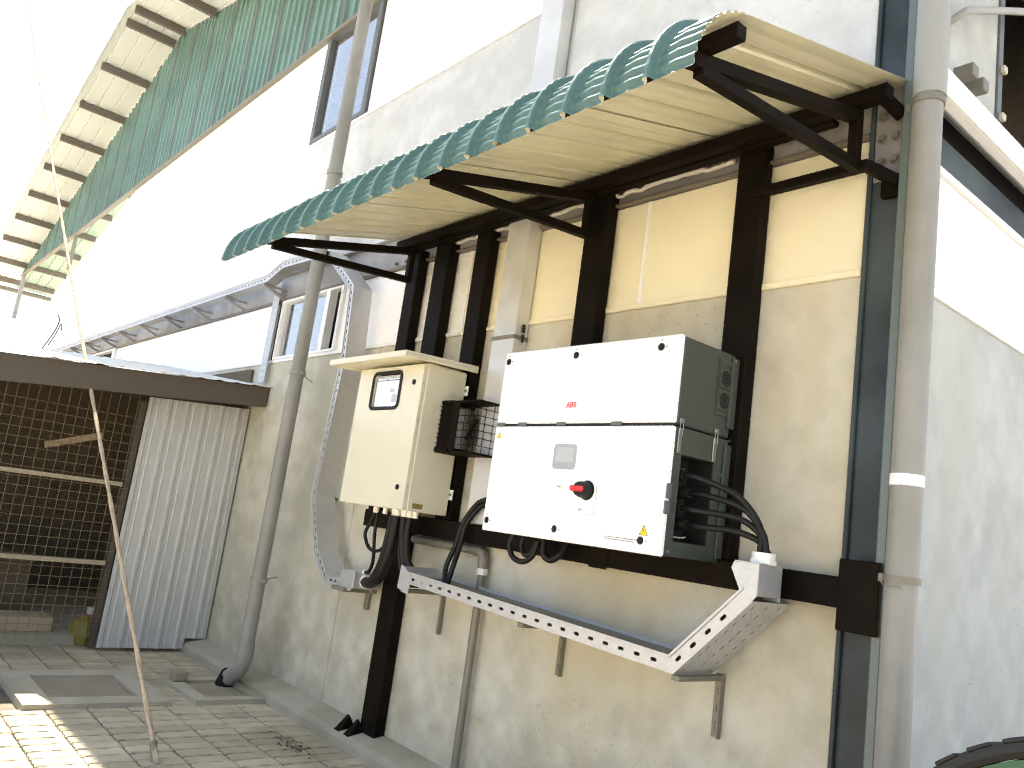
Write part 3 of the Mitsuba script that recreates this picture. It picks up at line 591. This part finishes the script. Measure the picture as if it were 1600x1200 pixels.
qc('hood', cat_(sideplate(Polygon([(-.60, 2.352), (-.09, 2.372), (-.09, 2.388), (-.605, 2.366)]), cx0-.09, cx1+.075), bx(cx0-.09, cx1+.075, -.612, -.6055, 2.330, 2.366, .002), sideplate(Polygon([(-.6, 2.329), (-.09, 2.346), (-.09, 2.371), (-.6, 2.351)]), cx1+.068, cx1+.0755), sideplate(Polygon([(-.6, 2.329), (-.09, 2.346), (-.09, 2.371), (-.6, 2.351)]), cx0-.0905, cx0-.083)), 'm_cabinet')
for z in (2.235, 1.605):
    l_ = qc('mounting_lug', plate(sbox(cx1-.03, z-.03, cx1+.025, z+.03).difference(Point(cx1+.008, z).buffer(.008)), -.1095, -.1045), 'm_gland')
    add(l_+'__bolt', cyl((cx1+.008, -.116, z), (cx1+.008, -.1, z), .0085, 6), 'm_galv_dull')
for x, r in ((-3.17, .018), (-3.06, .016), (-2.92, .034), (-2.835, .024), (-2.775, .022), (-2.72, .017)):
    qc('cable_gland', cat_(cyl((x, -.25, cz0-.012), (x, -.25, cz0+.002), r*1.12, 6), tube([(x, -.25, cz0-.038), (x, -.25, cz0-.011)], r, 16)), 'm_gland')
qc('sticker', bx(cx1+.0002, cx1+.0012, -.36, -.29, 1.495, 1.525, .0003), 'm_olive')

# ------------------------------------------------------------------ cables
def cable(P, r, lab, cat='cable', grp=None):
    k = add('black_cable', tube(P, r, 12, 8), 'm_cable', smooth=40); meta(k, lab, cat, grp); return k
cable([(-2.92, -.25, 1.45), (-2.925, -.25, 1.35), (-2.96, -.24, 1.2), (-3.04, -.225, 1.07), (-3.16, -.20, 1.01), (-3.28, -.16, .995), (-3.36, -.14, .995)], .034, 'thick black cable curving from the cabinet bottom into the white tray gland')
cable([(-2.955, -.262, 1.44), (-2.975, -.26, 1.3), (-3.03, -.245, 1.15), (-3.12, -.225, 1.05), (-3.22, -.20, 1.005)], .018, 'slimmer black cable hugging the thick cable below the cabinet')
cable([(-2.835, -.25, 1.45), (-2.83, -.245, 1.33), (-2.80, -.225, 1.18), (-2.74, -.20, 1.10), (-2.66, -.19, 1.115)], .024, 'black cable dropping from the cabinet into the left end of the lower tray, outer one')
cable([(-2.775, -.25, 1.45), (-2.785, -.245, 1.33), (-2.78, -.22, 1.20), (-2.72, -.19, 1.13), (-2.63, -.17, 1.11)], .02, 'black cable dropping from the cabinet into the left end of the lower tray, inner one')
cable([(-2.84, -.22, 1.45), (-2.88, -.22, 1.3), (-2.87, -.20, 1.15), (-2.80, -.18, 1.06), (-2.70, -.17, 1.06)], .016, 'black cable sagging lowest between the cabinet and the lower tray')
cable([(-3.17, -.25, 1.45), (-3.21, -.25, 1.38), (-3.255, -.25, 1.30), (-3.20, -.24, 1.22), (-3.10, -.235, 1.21), (-3.0, -.24, 1.26), (-2.95, -.24, 1.30)], .011, 'thin black cable looping under the cabinet')
cable([(-3.165, -.24, 1.45), (-3.165, -.235, 1.30), (-3.175, -.21, 1.15), (-3.25, -.18, 1.07), (-3.33, -.16, 1.055)], .011, 'thin black cable hanging straight from the cabinet to the small tray gland')
cable([(-2.22, -.13, 1.60), (-2.30, -.135, 1.565), (-2.38, -.15, 1.45), (-2.41, -.16, 1.32), (-2.425, -.19, 1.20), (-2.40, -.20, 1.10)], .015, 'left cable of the pair from behind the inverter to the lower tray')
cable([(-2.215, -.12, 1.58), (-2.29, -.125, 1.545), (-2.365, -.14, 1.44), (-2.38, -.15, 1.32), (-2.365, -.19, 1.20), (-2.38, -.20, 1.10)], .015, 'right cable of the pair from behind the inverter to the lower tray')
cable([(-1.77, -.28, 1.45), (-1.80, -.28, 1.38), (-1.775, -.27, 1.325), (-1.71, -.26, 1.31), (-1.65, -.255, 1.345), (-1.63, -.25, 1.42)], .014, 'outer black cable loop hanging under the left corner of the inverter')
cable([(-1.73, -.25, 1.45), (-1.745, -.25, 1.39), (-1.72, -.245, 1.345), (-1.675, -.24, 1.36), (-1.655, -.24, 1.42)], .012, 'inner black cable loop hanging under the left corner of the inverter')
cable([(-1.62, -.22, 1.45), (-1.615, -.22, 1.37), (-1.58, -.2, 1.34), (-1.54, -.18, 1.37), (-1.53, -.15, 1.43)], .018, 'short black cable stub tucked under the inverter beside the loops')
add(T1+'__gland', cat_(cyl((-3.344, -.135, .995), (-3.318, -.135, .995), .045, 20), cyl((-3.318, -.135, .995), (-3.305, -.137, .995), .038, 20)), 'm_gland')
add(T1+'__small_gland', cyl((-3.344, -.158, 1.055), (-3.32, -.158, 1.055), .015, 14), 'm_gland')

# ------------------------------------------------------------------ conduit with tee
N_ = 'galvanised_conduit'
meta(N_, 'rusty grey steel conduit with an elbow, running down the wall below the beam', 'conduit')
add(N_+'__vertical_pipe', tube([(-2.28, -.045, .05), (-2.28, -.045, 1.225)], .022, 14), 'm_galv_dull', smooth=40)
add(N_+'__horizontal_pipe', tube([(-3.0, -.045, 1.312), (-2.36, -.045, 1.312)], .026, 14), 'm_galv_dull', smooth=40)
add(N_+'__elbow', tube([(-2.37, -.045, 1.312), (-2.31, -.045, 1.308), (-2.285, -.045, 1.28), (-2.28, -.045, 1.22)], .030, 14, 5), 'm_galv_dull', smooth=40)
add(N_+'__coupling', tube([(-2.28, -.045, 1.185), (-2.28, -.045, 1.22)], .031, 8), 'm_gland')

# ------------------------------------------------------------------ floodlight
L_ = 'floodlight'
meta(L_, 'dark caged floodlight fixed to the post between the cabinet and the inverter', 'floodlight')
fx0, fx1, fy0, fy1, fz0, fz1 = -2.66, -2.40, -.26, -.085, 1.835, 2.145
add(L_+'__housing', cat_(bx(fx0, -2.50, fy0, fy1, fz0+.02, fz1-.015, .012), bx(fx0-.012, -2.49, fy0-.012, fy1, fz0, fz0+.035, .006), bx(fx0-.005, -2.49, fy0-.006, fy1, fz1-.02, fz1, .006)), 'm_black')
for k in range(9):
    z = fz0+.055+k*.027; add(L_+'__cooling_fin', bx(fx0+.01, -2.52, fy0-.008, fy0+.001, z, z+.007, .001), 'm_black')
add(L_+'__reflector', bx(-2.4995, -2.492, fy0+.015, fy1-.015, fz0+.035, fz1-.03, .002), 'm_chrome')
add(L_+'__visor', cat_(bx(-2.49, -2.24, fy0, fy1, fz1-.012, fz1-.002, .003), bx(-2.49, -2.25, fy0, fy1, fz0+.0, fz0+.012, .003), bx(-2.49, -2.43, fy0, fy0+.008, fz0+.013, fz1-.013, .002)), 'm_black')
wires = []
for z in np.linspace(fz0+.05, fz1-.05, 6): wires.append(tube([(-2.43, fy0+.004, z), (-2.26, fy0+.004, z), (-2.25, fy0+.03, z), (-2.25, fy1, z)], .0025, 5))
for x in (-2.37, -2.31, -2.255): wires.append(cyl((x, fy0+.004, fz0+.01), (x, fy0+.004, fz1-.01), .0025, 5))
for y in (-.2, -.14): wires.append(cyl((-2.25, y, fz0+.01), (-2.25, y, fz1-.01), .0025, 5))
add(L_+'__guard', cat_(*wires), 'm_black')
add(L_+'__bracket_arm', bar((-2.44, -.17, 1.93), (-2.34, -.19, 2.04), .012, .03, (0, 1, 0)), 'm_black')

# ------------------------------------------------------------------ shed
S = 'lean_to_shed'
meta(S, 'dark lean-to shed with wire mesh front under a flat sheet roof', 'shed')
def sh(part, mesh, m, **k): return add(S+'__'+part, mesh, m, **k)
def roof_sheet():
    ys, hs = [], []; y = -4.2
    while y < -.02: ys += [y, y+.02, y+.05, y+.07]; hs += [0, .007, .007, 0]; y += .16
    ys, hs = np.array(ys), np.array(hs); ez = lambda y: 2.40+.083*(y)
    X = np.array([-5.70, -9.2]); P = np.stack([np.stack([np.full_like(ys, x), ys, ez(ys)+.003+hs+(-5.70-x)*.122], -1) for x in X])
    return sheet(P, (0, 0, .003))[0]
sh('roof', roof_sheet(), 'm_roof_sheet')
sh('fascia', sideplate(Polygon([(-4.2, 2.051), (-.012, 2.401), (-.012, 2.225), (-4.2, 1.80)]), -5.80, -5.745), 'm_fascia')
sh('soffit', hull([(-6.15, -4.2, 1.86), (-5.805, -4.2, 1.84), (-6.15, -.015, 2.26), (-5.805, -.015, 2.26), (-6.15, -.015, 2.285), (-5.805, -.015, 2.285), (-6.15, -4.2, 1.9), (-5.805, -4.2, 1.88)]), 'm_fascia')
sh('rear_wall', bx(-9.2, -9.1, -4.2, -.01, 0, 2.55), 'm_shed_dark')
sh('side_wall', bx(-9.1, -6.2, -4.2, -4.12, 0, 2.5), 'm_shed_dark')
sh('inner_lining', bx(-9.1, -6.2, -.03, -.004, .0, 2.6), 'm_shed_dark')
sh('floor_slab', bx(-9.1, -6.33, -4.1, -.25, -.02, .085), 'm_slab')
wm = []
for z in np.arange(.12, 2.0, .076): wm.append(bx(-6.137, -6.132, -4.1, -.93, z-.0022, z+.0022, .001))
for y in np.arange(-4.1, -.93, .076): wm.append(bx(-6.1315, -6.1265, y-.0022, y+.0022, .1, 2.12+.085*y+.1, .001))
sh('wire_mesh', cat_(*wm), 'm_mesh_wire', kind='stuff')
for z in (1.37, .71): sh('rail', bx(-6.125, -6.09, -4.1, -.98, z-.018, z+.018, .003), 'm_rail')
sh('door_post', bx(-6.19, -6.14, -.96, -.91, .02, 2.1, .003), 'm_fascia')
k = add('pale_plank', bar((-7.2, -1.42, 1.62), (-6.9, -1.02, 1.78), .03, .06), 'm_card'); meta(k, 'pale plank lying high inside the dark shed behind the mesh', 'plank')
k = add('storage_crate', cat_(bx(-7.6, -7.2, -1.9, -1.3, .09, .62), bx(-7.62, -7.18, -1.92, -1.28, .56, .64)), 'm_shed_dark'); meta(k, 'dark crate on the shed floor seen through the mesh', 'crate')
k = add('cardboard_box', bx(-6.75, -6.42, -2.0, -1.2, .087, .20, .004), 'm_card'); meta(k, 'low brown box on the shed floor at the mesh foot', 'box')
k = add('olive_sack', trimesh.util.concatenate([hull([(-6.4+.12*math.cos(a)*s, -.96+.10*math.sin(a)*s, z) for a in np.arange(10)*.628 for s, z in ((.9, .0), (1.1, .08), (.8, .19), (.3, .23))])]), 'm_olive'); meta(k, 'olive yellow sack beside the corrugated sheet in the shed', 'sack')
k = add('red_tin', cat_(tube([(-6.45, -.90, .24), (-6.45, -.90, .30)], .05, 16)), 'm_pale')
meta(k, 'small pale tin standing on the red block in the shed', 'tin')
scene[k+'__side'] = None; del scene[k+'__side']
k = add('red_block', bx(-6.52, -6.38, -.97, -.84, .0, .238, .006), 'm_brick_red'); meta(k, 'dull red block under the pale tin in the shed', 'block')
# corrugated sheet
ys, hs = [], []
y = -.915
while y < -.03:
    for dy, h in ((0, 0), (.012, .02), (.03, .02), (.042, 0), (.075, 0), (.085, .003), (.095, 0)): ys.append(y+dy); hs.append(h)
    y += .155
ys.append(-.018); hs.append(0); ys, hs = np.array(ys), np.array(hs)
zb = np.where(ys > -.20, .12, .03)
rows = [zb]+[np.full_like(ys, z) for z in np.linspace(.2, 2.1, 8)]+[2.18+.075*ys+.03]
P = np.stack([np.stack([-6.088+hs+.0015*np.sin(z*2.1+ys*3), ys, z], -1) for z in rows])
m, _ = sheet(P, (-.0025, 0, 0))
k = add('corrugated_sheet', m, 'm_zinc_sheet', 'tall ribbed zinc sheet standing between the shed mesh and the wall', 'metal sheet')
k2 = add('twig', cat_(tube([(-7., -1.66, 2.46), (-7., -1.60, 2.62), (-7., -1.575, 2.74), (-7., -1.60, 2.80)], .006, 6, 4), tube([(-7., -1.62, 2.5), (-7., -1.585, 2.6), (-7., -1.555, 2.72), (-7., -1.54, 2.66)], .005, 6, 4)), 'm_purlin', 'thin bent wire sticking up from the shed roof', 'wire')

# ------------------------------------------------------------------ manholes, debris, rope, tyre
def manhole(key, x0, x1, y0, y1, fr, lab):
    meta(key, lab, 'manhole')
    ring = sbox(x0, y0, x1, y1).difference(sbox(x0+fr, y0+fr, x1-fr, y1-fr))
    add(key+'__frame', floorplate(ring, -.04, .03), 'm_slab')
    add(key+'__cover', bx(x0+fr+.006, x1-fr-.006, y0+fr+.006, y1-fr-.006, -.04, .012, .006), 'm_cover')
manhole('manhole', -5.28, -4.33, -1.745, -.86, .17, 'larger square manhole with raised concrete frame, half touched by sunlight')
manhole('manhole_001', -5.02, -4.33, -.70, -.16, .10, 'smaller concrete manhole beside the drainpipe foot')
add('concrete_block', bx(-4.98, -4.86, -.70+.02, -.58, .031, .10, .01), 'm_cover', 'small dark concrete block on the rim of the smaller manhole', 'block')
lv_ = []
for i in range(60):
    c = np.array([rnd.gauss(-3.33, .11), rnd.gauss(-.46, .04), .004]); a = rnd.uniform(0, 6.28); s = rnd.uniform(.006, .02)
    u = np.array([math.cos(a), math.sin(a), rnd.uniform(-.2, .3)])*s; v = np.array([-math.sin(a), math.cos(a), .1])*s*.5
    lv_.append(trimesh.Trimesh([c-u, c+v+[0, 0, .004], c+u, c-v+[0, 0, .001]], [(0, 2, 1), (0, 3, 2)], process=False))
add('leaf_litter', cat_(*lv_), 'm_leaf', 'dry dark leaf scraps on the pavers near the plinth', 'leaves', kind='stuff')
R_ = 'guy_rope'
meta(R_, 'long tan guy rope rising from the pavers to the upper left', 'rope')
a, c = np.array([-3.19, -1.30, .0]), np.array([-15.0, -2.03, 9.86]); tt = np.linspace(0, 1, 400)
pts = a+(c-a)*tt[:, None]; pts[:, 2] -= .10*np.sin(np.pi*tt)
add(R_+'__strand', cat_(*[tube(pts+.004*np.stack([0*tt, np.cos(tt*150+ph), np.sin(tt*150+ph)], 1), .0115, 7) for ph in (0, math.pi)]), 'm_rope', smooth=True)
add(R_+'__anchor', cat_(tube([a+(0, 0, -.05), a+(c-a)*.008], .019, 10), tube([a+(c-a)*.0075, a+(c-a)*.0085], .021, 10)), 'm_galv_dull', smooth=40)
Y = 'cart_wheel'
meta(Y, 'large green wheel with a thin black tyre in the lower right corner', 'wheel')
tc = np.array([.819, -.60, .588]); 
def ringprof(pr, n=96):
    V, F = [], []; k = len(pr)
    for i in range(n):
        a = 2*math.pi*i/n
        for r, y in pr: V.append((tc[0]+r*math.cos(a), tc[1]+y, tc[2]+r*math.sin(a)))
    for i in range(n):
        for j in range(k):
            F.append((i*k+j, i*k+(j+1) % k, ((i+1) % n)*k+(j+1) % k, ((i+1) % n)*k+j))
    m = trimesh.Trimesh(V, np.array(F)[:, [0, 1, 2]].tolist()+np.array(F)[:, [0, 2, 3]].tolist(), process=False); m.fix_normals(); return m
add(Y+'__tyre', ringprof([(.540, -.05), (.556, -.064), (.576, -.058), (.583, -.03), (.583, .03), (.576, .058), (.556, .064), (.540, .05)]), 'm_tyre', smooth=40)
lug = []
for i in range(40):
    a = 2*math.pi*(i+.3)/40; e = np.array([math.cos(a), 0, math.sin(a)]); tg = np.array([-math.sin(a), 0, math.cos(a)])
    lug.append(bar(tc+e*.582+np.array([0, -.058, 0]), tc+e*.582+np.array([0, .058, 0])+tg*.02, .058, .010, e))
add(Y+'__tread_lug', cat_(*lug), 'm_tyre', kind='stuff')
add(Y+'__rim', cat_(ringprof([(.10, -.03), (.47, -.04), (.538, -.055), (.538, .055), (.47, .04), (.10, .03)]), cyl(tc+[0, -.06, 0], tc+[0, .06, 0], .11, 24)), 'm_rim', smooth=30)
